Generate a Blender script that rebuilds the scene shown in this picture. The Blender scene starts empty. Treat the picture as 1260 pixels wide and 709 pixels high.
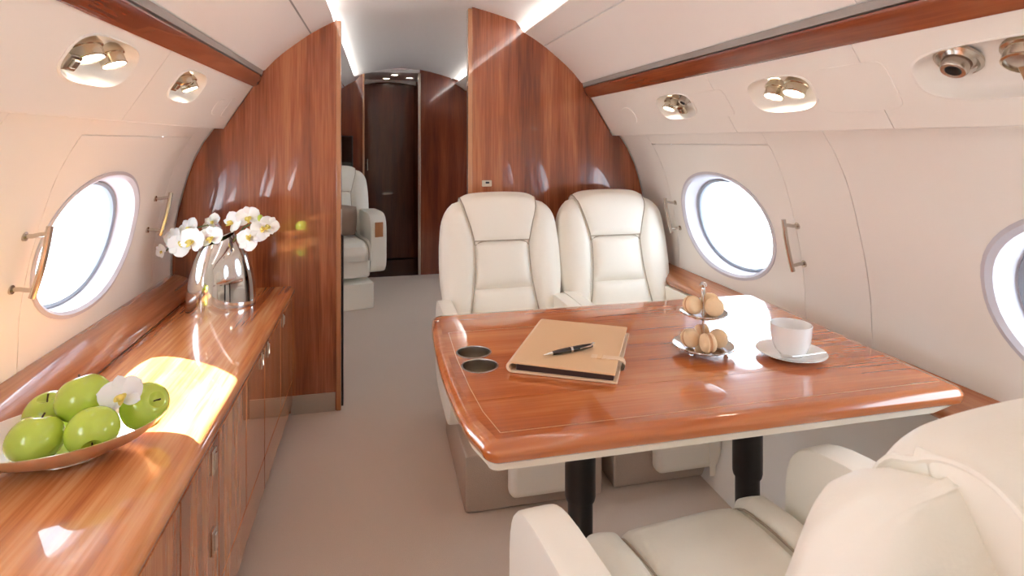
import bpy, bmesh, math, random
from math import sin, cos, pi, radians, sqrt, atan2
from mathutils import Vector, Matrix
random.seed(7)
C = bpy.context.scene.collection
SC = bpy.context.scene

# ------------------------------------------------------------------ camera
cam = bpy.data.cameras.new('camera'); co = bpy.data.objects.new('camera', cam); C.objects.link(co)
cam.sensor_width = 36.0; cam.lens = 36.0 * 707 / 1260
co.location = (0, 0, 1.22); co.rotation_euler = (radians(90), 0, radians(-13.1))
cam.shift_y = -(354.5 - 174.0) / 1260; cam.clip_start = 0.02
cam.dof.use_dof = True; cam.dof.focus_distance = 1.9; cam.dof.aperture_fstop = 9.0
SC.camera = co
# ------------------------------------------------------------------ sky, sun, exposure
W = bpy.data.worlds.new('sky'); SC.world = W; W.use_nodes = True
bg = W.node_tree.nodes['Background']; bg.inputs[0].default_value = (0.82, 0.91, 1.0, 1); bg.inputs[1].default_value = 3.2
sun = bpy.data.lights.new('sun', 'SUN'); so = bpy.data.objects.new('sun', sun); C.objects.link(so)
sun.energy = 25.0; sun.angle = radians(0.6); sun.color = (1.0, 0.96, 0.88)
so.rotation_euler = Vector((.40, -.36, -.345)).to_track_quat('-Z', 'Y').to_euler()
SC.view_settings.view_transform = 'Standard'; SC.view_settings.look = 'None'
SC.view_settings.exposure = 1.32; SC.view_settings.gamma = 1.0
COVE = 9.0
LENS = 10.0
try:
    SC.cycles.use_denoising = True
    SC.cycles.diffuse_bounces = 6; SC.cycles.max_bounces = 14
    SC.cycles.transparent_max_bounces = 12
except Exception:
    pass

# ------------------------------------------------------------------ materials
def lin(r, g, b):
    f = lambda c: (c / 255 / 12.92) if c / 255 <= .04045 else ((c / 255 + .055) / 1.055) ** 2.4
    return (f(r), f(g), f(b), 1)
def mat(name, col, rough=.5, metal=0, coat=0, coat_rough=.03, spec=.5, emit=None, es=0, bump=None, var=0, sheen=0):
    m = bpy.data.materials.new(name); m.use_nodes = True; N = m.node_tree.nodes; L = m.node_tree.links
    p = N['Principled BSDF']
    p.inputs['Base Color'].default_value = col; p.inputs['Roughness'].default_value = rough
    p.inputs['Metallic'].default_value = metal; p.inputs['Coat Weight'].default_value = coat
    p.inputs['Coat Roughness'].default_value = coat_rough; p.inputs['Specular IOR Level'].default_value = spec
    if sheen: p.inputs['Sheen Weight'].default_value = sheen
    if emit: p.inputs['Emission Color'].default_value = emit; p.inputs['Emission Strength'].default_value = es
    if bump or var:
        tc = N.new('ShaderNodeTexCoord'); nz = N.new('ShaderNodeTexNoise')
        L.new(tc.outputs['Object'], nz.inputs['Vector'])
        nz.inputs['Scale'].default_value = bump[0] if bump else 30; nz.inputs['Detail'].default_value = 3
        if bump:
            b = N.new('ShaderNodeBump'); b.inputs['Strength'].default_value = bump[1]; b.inputs['Distance'].default_value = .002
            L.new(nz.outputs['Fac'], b.inputs['Height']); L.new(b.outputs['Normal'], p.inputs['Normal'])
        if var:
            mx = N.new('ShaderNodeMix'); mx.data_type = 'RGBA'
            mx.inputs[6].default_value = tuple(c * (1 - var) for c in col[:3]) + (1,)
            mx.inputs[7].default_value = tuple(min(1, c * (1 + var)) for c in col[:3]) + (1,)
            L.new(nz.outputs['Fac'], mx.inputs[0]); L.new(mx.outputs[2], p.inputs['Base Color'])
    return m
def wood(name, dark, mid, light, axis, scale=1.0, coat_ior=1.6, rough=.25, contrast=1.0):
    """Lacquered veneer: grain runs along axis 0/1/2, figure is stretched noise."""
    m = bpy.data.materials.new(name); m.use_nodes = True; N = m.node_tree.nodes; L = m.node_tree.links
    p = N['Principled BSDF']
    tc = N.new('ShaderNodeTexCoord')
    def stretched(sx, sl):
        mp = N.new('ShaderNodeMapping'); s = [sx * scale] * 3; s[axis] = sl * scale
        mp.inputs['Scale'].default_value = s; L.new(tc.outputs['Object'], mp.inputs['Vector']); return mp
    n1 = N.new('ShaderNodeTexNoise'); n1.inputs['Scale'].default_value = 1; n1.inputs['Detail'].default_value = 4
    n1.inputs['Distortion'].default_value = .6
    L.new(stretched(13, .9).outputs[0], n1.inputs['Vector'])
    n2 = N.new('ShaderNodeTexNoise'); n2.inputs['Scale'].default_value = 1; n2.inputs['Detail'].default_value = 3
    L.new(stretched(140, 5).outputs[0], n2.inputs['Vector'])
    n3 = N.new('ShaderNodeTexNoise'); n3.inputs['Scale'].default_value = 1; n3.inputs['Detail'].default_value = 1
    L.new(stretched(3.2, .8).outputs[0], n3.inputs['Vector'])
    a = N.new('ShaderNodeMath'); a.operation = 'MULTIPLY_ADD'; a.inputs[1].default_value = .22; L.new(n2.outputs['Fac'], a.inputs[0])
    b = N.new('ShaderNodeMath'); b.operation = 'MULTIPLY_ADD'; b.inputs[1].default_value = .5; L.new(n1.outputs['Fac'], b.inputs[0]); L.new(a.outputs[0], b.inputs[2])
    c = N.new('ShaderNodeMath'); c.operation = 'MULTIPLY'; c.inputs[1].default_value = .28; L.new(n3.outputs['Fac'], c.inputs[0]); L.new(c.outputs[0], a.inputs[2])
    r = N.new('ShaderNodeValToRGB'); e = r.color_ramp.elements
    h = .13 / contrast
    e[0].position = .5 - h; e[0].color = dark; e[1].position = .5 + h; e[1].color = light
    k = e.new(.5); k.color = mid
    L.new(b.outputs[0], r.inputs[0]); L.new(r.outputs[0], p.inputs['Base Color'])
    p.inputs['Roughness'].default_value = rough; p.inputs['Coat Weight'].default_value = 1
    p.inputs['Coat Roughness'].default_value = .015; p.inputs['Coat IOR'].default_value = coat_ior
    return m
def glass_mat(name, tint):
    m = bpy.data.materials.new(name); m.use_nodes = True; N = m.node_tree.nodes; L = m.node_tree.links
    N.remove(N['Principled BSDF'])
    t = N.new('ShaderNodeBsdfTransparent'); t.inputs[0].default_value = tint
    g = N.new('ShaderNodeBsdfGlossy'); g.inputs['Roughness'].default_value = .02
    f = N.new('ShaderNodeLayerWeight'); f.inputs['Blend'].default_value = .5
    w = N.new('ShaderNodeMath'); w.operation = 'POWER'; w.inputs[1].default_value = 4; L.new(f.outputs['Facing'], w.inputs[0])
    q = N.new('ShaderNodeMath'); q.operation = 'MULTIPLY_ADD'; q.inputs[1].default_value = .6; q.inputs[2].default_value = .03; L.new(w.outputs[0], q.inputs[0])
    x = N.new('ShaderNodeMixShader'); L.new(q.outputs[0], x.inputs[0]); L.new(t.outputs[0], x.inputs[1]); L.new(g.outputs[0], x.inputs[2])
    L.new(x.outputs[0], N['Material Output'].inputs[0]); return m

WHITE = mat('cream_wall_panel', lin(245, 242, 236), .42, spec=.4)
CEIL = mat('white_headliner', lin(250, 249, 248), .6, spec=.3)
BIN = mat('bin_panel_white', lin(247, 244, 241), .35, spec=.4)
LINER = mat('window_liner_white', lin(208, 206, 214), .3)
SEAL = mat('window_seal_grey', lin(150, 158, 170), .4)
GREY = mat('rail_recess_grey', lin(168, 164, 160), .45)
DARKGAP = mat('dark_gap', lin(60, 52, 46), .7)
W_PART = wood('mahogany_bulkhead', lin(122, 60, 32), lin(166, 90, 52), lin(200, 126, 82), 2, 1.0, 1.5, contrast=1.25)
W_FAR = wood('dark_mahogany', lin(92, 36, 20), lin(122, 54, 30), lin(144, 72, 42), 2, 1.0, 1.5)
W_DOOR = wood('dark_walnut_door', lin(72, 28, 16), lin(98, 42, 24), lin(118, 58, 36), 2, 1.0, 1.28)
W_EDGE = wood('light_edge_veneer', lin(170, 110, 70), lin(192, 130, 86), lin(206, 148, 104), 2)
W_TOP = wood('counter_veneer', lin(170, 92, 48), lin(216, 138, 82), lin(238, 178, 122), 1, .8, 1.5, contrast=1.3)
W_CAB = wood('cabinet_veneer', lin(158, 90, 54), lin(202, 130, 84), lin(226, 164, 114), 2, 1.1, 1.36, contrast=1.3)
W_TAB = wood('table_veneer', lin(158, 78, 34), lin(196, 106, 48), lin(218, 138, 78), 0, .9, 1.9, contrast=1.0)
W_TABE = wood('table_edge_veneer', lin(158, 80, 36), lin(192, 106, 50), lin(212, 134, 76), 0, .7, 1.6)
W_RAIL = wood('rail_veneer', lin(104, 46, 22), lin(136, 66, 36), lin(160, 88, 52), 1, 1.0, 1.5)
W_LEDGE = wood('ledge_veneer', lin(146, 84, 52), lin(180, 112, 72), lin(202, 138, 96), 1, .9, 1.5)
INLAY = mat('light_wood_inlay', lin(226, 176, 120), .3, coat=1)
LEATHER = mat('ivory_leather', lin(247, 242, 230), .42, spec=.45, bump=(260, .12))
LEATHER_C = mat('cream_leather', lin(250, 247, 236), .45, spec=.4, bump=(260, .1))
PIPING = mat('taupe_piping', lin(176, 164, 146), .5)
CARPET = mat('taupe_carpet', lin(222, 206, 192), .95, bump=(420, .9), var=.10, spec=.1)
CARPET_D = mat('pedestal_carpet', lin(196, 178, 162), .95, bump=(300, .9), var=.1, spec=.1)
CHROME = mat('polished_chrome', lin(222, 220, 218), .06, 1)
NICKEL = mat('brushed_nickel', lin(200, 192, 182), .25, 1)
BRASS = mat('warm_nickel', lin(206, 196, 178), .2, 1)
SILVER = mat('satin_silver', lin(236, 232, 228), .32, 1)
KICK = mat('kick_plate_metal', lin(196, 186, 174), .4, .6)
BLACK = mat('black_anodised', lin(26, 25, 26), .35)
BLACKGLOSS = mat('black_lacquer', lin(16, 15, 16), .12, coat=1)
UNDER = mat('cream_underside', lin(232, 224, 208), .5)
LENS_M = mat('lamp_lens', (1, 1, 1, 1), .3, emit=(1, .90, .74, 1), es=LENS)
LED = mat('cove_led', (1, 1, 1, 1), .5, emit=(1, .97, .93, 1), es=COVE)
PANE = glass_mat('acrylic_pane', (.93, .97, 1.0, 1))
PORC = mat('white_porcelain', lin(246, 245, 243), .12, coat=.6)
FOLIO = mat('tan_leather', lin(232, 194, 150), .5, bump=(500, .15))
FOLIO_L = mat('pale_tan_edge', lin(238, 208, 176), .55)
FOLIO_D = mat('dark_brown_lining', lin(58, 34, 28), .7)
MACARON = mat('macaron_beige', lin(246, 214, 172), .7, bump=(200, .2), var=.05)
MACFILL = mat('macaron_filling', lin(214, 160, 116), .6)
APPLE = mat('green_apple_skin', lin(190, 212, 82), .2, coat=.5, var=.10, bump=(20, 0.02))
STEM = mat('apple_stem', lin(72, 50, 28), .7)
PETAL = mat('orchid_petal', lin(240, 238, 235), .5, spec=.3)
PETAL.node_tree.nodes['Principled BSDF'].inputs['Subsurface Weight'].default_value = .15
LIP = mat('orchid_lip', lin(226, 208, 110), .5, var=.15)
TWIG = mat('orchid_twig', lin(96, 112, 58), .6)
BUD = mat('orchid_bud', lin(178, 196, 74), .5)
PILLOW = mat('taupe_pillow', lin(160, 138, 122), .85, bump=(250, .4))
SCREEN = mat('dark_screen', lin(20, 18, 18), .1, coat=1)
HARD = mat('dark_hard_floor', lin(70, 50, 40), .15, coat=1)
BTN = mat('cream_button', lin(228, 216, 194), .4)

# ------------------------------------------------------------------ mesh helpers
class MB:
    def __init__(s): s.v = []; s.f = []
    def add(s, v, f):
        n = len(s.v); s.v += [tuple(p) for p in v]; s.f += [tuple(i + n for i in q) for q in f]; return s
    def bm(s, b):
        b.verts.index_update(); s.add([v.co[:] for v in b.verts], [[v.index for v in q.verts] for q in b.faces]); b.free(); return s
    def box(s, c, d, bev=0, seg=2, rot=None):
        b = bmesh.new(); bmesh.ops.create_cube(b, size=1)
        for v in b.verts: v.co = Vector((v.co.x * d[0], v.co.y * d[1], v.co.z * d[2]))
        if bev: bmesh.ops.bevel(b, geom=b.edges[:], offset=min(bev, min(d) * .49), segments=seg, profile=.5, affect='EDGES')
        M = Matrix.Translation(c) @ (rot.to_4x4() if rot else Matrix())
        bmesh.ops.transform(b, matrix=M, verts=b.verts[:]); return s.bm(b)
    def lathe(s, prof, c=(0, 0, 0), n=24, sx=1, sy=1, M=None, cap=True):
        v = []; f = []
        for r, z in prof:
            for i in range(n):
                a = 2 * pi * i / n; p = Vector((r * cos(a) * sx, r * sin(a) * sy, z))
                if M: p = M @ p
                v.append(p + Vector(c))
        for j in range(len(prof) - 1):
            for i in range(n): f.append((j * n + i, j * n + (i + 1) % n, (j + 1) * n + (i + 1) % n, (j + 1) * n + i))
        if cap:
            if prof[0][0] > 1e-5: f.append(tuple(range(n))[::-1])
            if prof[-1][0] > 1e-5: f.append(tuple(range((len(prof) - 1) * n, len(prof) * n)))
        return s.add(v, f)
    def tube(s, path, r, n=8, closed=False, cap=True):
        P = [Vector(p) for p in path]; m = len(P); v = []; f = []
        R = r if isinstance(r, (list, tuple)) else [r] * m
        up = None
        for k in range(m):
            if closed: t = P[(k + 1) % m] - P[k - 1]
            else: t = P[min(k + 1, m - 1)] - P[max(k - 1, 0)]
            t.normalize()
            if up is None: up = Vector((0, 0, 1)) if abs(t.z) < .9 else Vector((1, 0, 0))
            x = t.cross(up)
            if x.length < 1e-4: x = t.cross(Vector((.3, 1, .2)))
            x.normalize(); y = x.cross(t).normalized(); up = y
            for i in range(n):
                a = 2 * pi * i / n; v.append(P[k] + (x * cos(a) + y * sin(a)) * R[k])
        for k in range(m if closed else m - 1):
            for i in range(n): f.append((k * n + i, k * n + (i + 1) % n, ((k + 1) % m) * n + (i + 1) % n, ((k + 1) % m) * n + i))
        if cap and not closed: f.append(tuple(range(n))[::-1]); f.append(tuple(range((m - 1) * n, m * n)))
        return s.add(v, f)
    def grid(s, fn, nu, nv, closed_u=False):
        v = [fn(i / nu, j / nv) for j in range(nv + 1) for i in range(nu + (0 if closed_u else 1))]
        w = nu if closed_u else nu + 1; f = []
        for j in range(nv):
            for i in range(nu): f.append((j * w + i, j * w + (i + 1) % w, (j + 1) * w + (i + 1) % w, (j + 1) * w + i))
        return s.add(v, f)
    def prism(s, pts, axis_fn, a, b):
        n = len(pts); v = [axis_fn(p, a) for p in pts] + [axis_fn(p, b) for p in pts]
        f = [tuple(range(n))[::-1], tuple(range(n, 2 * n))] + [(i, (i + 1) % n, n + (i + 1) % n, n + i) for i in range(n)]
        return s.add(v, f)
    def ball(s, c, r, n=12, sx=1, sy=1, sz=1):
        return s.lathe([(r * sin(pi * k / (n // 2 + 2)), -r * cos(pi * k / (n // 2 + 2)) * sz) for k in range(n // 2 + 3)], c, n, sx, sy, cap=False)
def obj(name, mb, m, parent=None, angle=35, loc=None):
    me = bpy.data.meshes.new(name); me.from_pydata([tuple(p) for p in mb.v], [], mb.f); me.validate()
    b = bmesh.new(); b.from_mesh(me); bmesh.ops.remove_doubles(b, verts=b.verts[:], dist=1e-6)
    bmesh.ops.recalc_face_normals(b, faces=b.faces[:]); b.to_mesh(me); b.free()
    me.shade_smooth(); me.set_sharp_from_angle(angle=radians(angle)); me.materials.append(m)
    o = bpy.data.objects.new(name, me); C.objects.link(o)
    w = o.modifiers.new('normals', 'WEIGHTED_NORMAL'); w.weight = 100; w.keep_sharp = True
    if parent: o.parent = parent
    if loc: o.location = loc
    return o
def tag(o, label, cat, group=None, kind=None):
    o['label'] = label; o['category'] = cat
    if group: o['group'] = group
    if kind: o['kind'] = kind
    return o
def thing(name, label, cat, loc=(0, 0, 0), rz=0, group=None, kind=None):
    o = bpy.data.objects.new(name, None); C.objects.link(o); o.location = loc; o.rotation_euler = (0, 0, rz)
    o.empty_display_size = .05
    return tag(o, label, cat, group, kind)
def dup(o, label, loc=None, rot=None):
    c = o.copy(); C.objects.link(c); c['label'] = label
    if loc: c.location = loc
    if rot: c.rotation_euler = rot
    for ch in o.children:
        d = ch.copy(); C.objects.link(d); d.parent = c
        for g in ch.children:
            e = g.copy(); C.objects.link(e); e.parent = d
    return c
def lerp(a, b, t): return a + (b - a) * t
def interp(tab, x):
    if x <= tab[0][0]: return tab[0][1]
    for (x0, y0), (x1, y1) in zip(tab, tab[1:]):
        if x <= x1: return lerp(y0, y1, (x - x0) / (x1 - x0))
    return tab[-1][1]
def smooth_interp(tab, x):
    n = len(tab)
    if x <= tab[0][0]: return tab[0][1]
    if x >= tab[-1][0]: return tab[-1][1]
    for i in range(n - 1):
        if x <= tab[i + 1][0]:
            (x0, y0), (x1, y1) = tab[i], tab[i + 1]
            m0 = (y1 - tab[i - 1][1]) / (x1 - tab[i - 1][0]) if i else (y1 - y0) / (x1 - x0)
            m1 = (tab[i + 2][1] - y0) / (tab[i + 2][0] - x0) if i + 2 < n else (y1 - y0) / (x1 - x0)
            h = x1 - x0; t = (x - x0) / h
            return (2*t**3-3*t*t+1)*y0 + (t**3-2*t*t+t)*h*m0 + (-2*t**3+3*t*t)*y1 + (t**3-t*t)*h*m1

# ------------------------------------------------------------------ fuselage section
XC = .25; YB = -2.2; YP = 2.72; YF = 5.3; YE = 6.1
SIDE = [(0, .89), (.25, .99), (.45, 1.06), (.60, 1.107), (.70, 1.107), (.78, 1.104), (.90, 1.085), (.99, 1.063), (1.05, 1.047), (1.12, 1.024), (1.20, .985), (1.262, .943)]
PSU0 = (.905, 1.262); PSU1 = (.785, 1.452)
BINC = [(.745, 1.520), (.68, 1.588), (.60, 1.655), (.545, 1.697), (.49, 1.732), (.445, 1.757)]
CROWN = [(.0, 1.885), (.10, 1.880), (.20, 1.863), (.30, 1.84), (.40, 1.812), (.50, 1.785), (.56, 1.772)]
def sh(side, dx, y, z):
    x = XC + side * dx
    return (x, y, z - .014 * (x - XC))
def side_dx(z): return smooth_interp(SIDE, z)
def holed(mb, y0, y1, s0, s1, hole, surf, ns=12, ny=6, rings=5, th=0.0, skirt=True, off=None):
    """A panel in (y, s) with an optional superelliptic hole; its edges turn back by th (off(y,s,d) gives the set-back point)."""
    if hole is None:
        mb.grid(lambda u, v: surf(lerp(y0, y1, u), lerp(s0, s1, v)), ny, ns)
        loop = [(lerp(y0, y1, i / ny), s0) for i in range(ny)] + [(y1, lerp(s0, s1, i / ns)) for i in range(ns)] + \
               [(lerp(y1, y0, i / ny), s1) for i in range(ny)] + [(y0, lerp(s1, s0, i / ns)) for i in range(ns)]
        loops = [loop]
    else:
        yc, sc, a, b, e = hole
        angs = [2 * pi * i / 72 for i in range(72)] + [atan2(q - sc, p - yc) % (2 * pi) for p in (y0, y1) for q in (s0, s1)]
        angs.sort()
        inner = []; outer = []
        for t in angs:
            cx, cy = cos(t), sin(t)
            r = 1 / ((abs(cx) / a) ** e + (abs(cy) / b) ** e) ** (1 / e)
            k = min(((y1 - yc) / cx if cx > 1e-9 else (y0 - yc) / cx if cx < -1e-9 else 9e9), ((s1 - sc) / cy if cy > 1e-9 else (s0 - sc) / cy if cy < -1e-9 else 9e9))
            inner.append((yc + r * cx, sc + r * cy)); outer.append((yc + k * cx, sc + k * cy))
        n = len(angs); v = []; f = []
        for j in range(rings + 1):
            w = (j / rings) ** 1.3
            for p, q in zip(inner, outer): v.append(surf(lerp(p[0], q[0], w), lerp(p[1], q[1], w)))
        for j in range(rings):
            for i in range(n): f.append((j * n + i, j * n + (i + 1) % n, (j + 1) * n + (i + 1) % n, (j + 1) * n + i))
        mb.add(v, f); loops = [outer, inner]
    if th and off:
        for lp in loops:
            n = len(lp)
            mb.add([surf(*p) for p in lp] + [off(p[0], p[1], th) for p in lp], [(i, (i + 1) % n, n + (i + 1) % n, n + i) for i in range(n)])
    return loops

floor_mb = MB().box((XC, (YB + YF) / 2, -.02), (2.4, YF - YB, .04))
tag(obj('floor', floor_mb, CARPET), 'taupe wool carpet running down the cabin aisle', 'floor', kind='structure')

WIN = {-1: [(1.96, 1.64, 2.50), (.66, .34, 1.30), (-.64, -.96, .0)],
       1: [(2.03, 1.61, 2.42), (.72, .34, 1.35), (-.56, -.96, .0), (3.6, 3.2, 4.0), (4.7, 4.3, 5.1)]}
WZ = .905; WA, WB = .302, .205
winno = 0
for side, nm in ((-1, 'left'), (1, 'right')):
    surf = lambda y, z, s=side: sh(s, side_dx(z), y, z)
    off = lambda y, z, d, s=side: sh(s, side_dx(z) + d, y, z)
    osurf = lambda y, z, s=side: sh(s, side_dx(z) + .10, y, z)
    skin = MB(); ycuts = sorted([(c[1], c[2], c[0]) for c in WIN[side]])
    # outer skin, closed except at the windows
    prev = YB
    for a, b, c in ycuts:
        if a > prev: holed(skin, prev, a, .55, 1.40, None, osurf)
        holed(skin, a, b, .55, 1.40, (c, WZ, WA - .025, WB - .018, 2.15), osurf); prev = b
    holed(skin, prev, YE, .55, 1.40, None, osurf)
    skin.grid(lambda u, v, s=side: sh(s, side_dx(.55 * v) + .02 + .08 * v, lerp(YB, YE, u), .55 * v), 4, 6)
    wl = tag(obj('wall_' + nm, skin, WHITE), 'cream curved cabin side wall with oval windows, %s of the aisle' % nm, 'wall', kind='structure')
    # inner lining, one panel between seams
    g = .0012
    prev = YB; spans = []
    for a, b, c in ycuts:
        if a - prev > .01: spans.append((prev, a, None))
        spans.append((a, b, c)); prev = b
    spans.append((prev, YF, None))
    for a, b, c in spans:
        if a < YP < b:
            spans.remove((a, b, c)); spans += [(a, YP - .02, c), (YP + .03, b, c)]
    for a, b, c in spans:
        main = c is not None and 1.5 < c < 2.5
        ztop = 1.222 if main else 1.262
        pm = MB(); holed(pm, a + g, b - g, .60, ztop - (g if main else 0), (c, WZ, WA, WB, 2.15) if c else None, surf, th=.02, off=off)
        obj('wall_panel', pm, WHITE, wl)
        if main:
            hm = MB(); holed(hm, a, b, ztop + g, 1.262, None, surf, ns=2, th=.02, off=off); obj('wall_panel', hm, WHITE, wl)
    low = MB(); low.grid(lambda u, v, s=side: sh(s, side_dx(.60 * v), lerp(YB, YF, u), .60 * v), 6, 8); obj('lower_panel', low, WHITE, wl)
    st = MB(); st.grid(lambda u, v, s=side: sh(s, lerp(.943, PSU0[0], v), lerp(YB, YF, u), 1.262 + .004 * sin(pi * v)), 6, 3); obj('step_panel', st, WHITE, wl)
    # windows
    for c, a, b in WIN[side]:
        winno += 1
        wr = thing('window_%d' % winno, 'oval cabin window %d with white liner on the %s wall' % (winno, nm), 'window', kind='structure')
        n = 72; e = 2.15
        def ring(sa, sb, d):
            out = []
            for i in range(n):
                t = 2 * pi * i / n; r = 1 / ((abs(cos(t)) / sa) ** e + (abs(sin(t)) / sb) ** e) ** (1 / e)
                y, z = c + r * cos(t), WZ + r * sin(t); out.append(sh(side, side_dx(z) + d, y, z))
            return out
        def loft(rs):
            mb = MB(); v = sum(rs, []); mb.add(v, [(j * n + i, j * n + (i + 1) % n, (j + 1) * n + (i + 1) % n, (j + 1) * n + i) for j in range(len(rs) - 1) for i in range(n)]); return mb
        obj('liner', loft([ring(WA + .004, WB + .004, .004), ring(WA + .004, WB + .004, -.004), ring(WA - .006, WB - .006, -.006), ring(WA - .018, WB - .016, .002), ring(WA - .024, WB - .02, .03), ring(WA - .03, WB - .024, .055),ring(WA - .036, WB - .028, .06), ring(WA - .04, WB - .03, .10)]), LINER, wr)
        sl = loft([ring(WA - .029, WB - .023, .058), ring(WA - .036, WB - .028, .052), ring(WA - .046, WB - .036, .056), ring(WA - .048, WB - .038, .066)]); obj('seal', sl, SEAL, wr)
        pn = MB(); rr = ring(WA - .036, WB - .029, .064); r2 = ring((WA - .036) * .5, (WB - .029) * .5, .064); cc = sh(side, side_dx(WZ) + .064, c, WZ)
        pn.add(rr + r2 + [cc], [(i, (i + 1) % n, n + (i + 1) % n, n + i) for i in range(n)] + [(n + i, n + (i + 1) % n, 2 * n) for i in range(n)])
        obj('pane', pn, PANE, wr)
    # handles beside window
def pull_handle(side, y, z0, z1, label):
    m = .5 * (z0 + z1); dx = side_dx(m)
    t = thing('grab_handle', label, 'handle', sh(side, dx, y, m), group='chrome pull handles beside the windows')
    hh = (z1 - z0) / 2; lean = (side_dx(m + hh) - side_dx(m - hh)) / (2 * hh)
    P = lambda d, dz: (side * (lean * dz - d), 0, dz)
    bar = MB()
    ns = 10
    pts = [P(.05 + .004 * cos(pi * k / ns - pi / 2), lerp(-hh - .012, hh + .012, k / ns)) for k in range(ns + 1)]
    bar.tube(pts, .0075, 10)
    v = [((p[0]), p[1] * 1.0, p[2]) for p in bar.v]; bar.v = v
    obj('grip', bar, NICKEL, t)
    for s in (-1, 1):
        ps = MB().tube([P(0, s * hh * .86), P(.02, s * hh * .86), P(.035, s * hh * .9), P(.052, s * hh * .92)], [.0055] * 4, 8)
        obj('post', ps, NICKEL, t)
        obj('foot_plate', MB().tube([P(-.001, s * hh * .86), P(.006, s * hh * .86)], .011, 10), NICKEL, t)
    return t
pull_handle(-1, 1.585, .845, .99, 'curved nickel pull handle at near side of the left oval window')
pull_handle(-1, 2.395, .865, 1.0, 'slim nickel pull handle between left oval window and wood bulkhead')
pull_handle(1, 1.60, .828, .972, 'nickel pull handle on aft side of the first right oval window')
pull_handle(1, 2.385, .83, .965, 'slim nickel pull handle between right oval window and white seat')

# ------------------------------------------------------------------ overhead: PSU band, rail, bins, crown
ceil = MB()
pts = [(-1, d, z) for d, z in reversed(CROWN[1:])] + [(1, d, z) for d, z in CROWN]
ceil.grid(lambda u, v: sh(pts[round(v * (len(pts) - 1))][0], pts[round(v * (len(pts) - 1))][1], lerp(YB, YF, u), pts[round(v * (len(pts) - 1))][2]), 6, len(pts) - 1)
ceil_o = tag(obj('ceiling', ceil, CEIL), 'white arched headliner with light coves on both sides', 'ceiling', kind='structure')
# roof skin keeping daylight out above the liners
rf = MB(); arc = [(-1.06, 1.40), (-.95, 1.62), (-.7, 1.85), (-.4, 1.95), (0, 1.98), (.4, 1.95), (.7, 1.85), (.95, 1.62), (1.06, 1.40)]
rf.grid(lambda u, v: sh(1, arc[round(v * 8)][0], lerp(YB, YE, u), arc[round(v * 8)][1]), 2, 8); obj('roof_skin', rf, WHITE, ceil_o)

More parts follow.
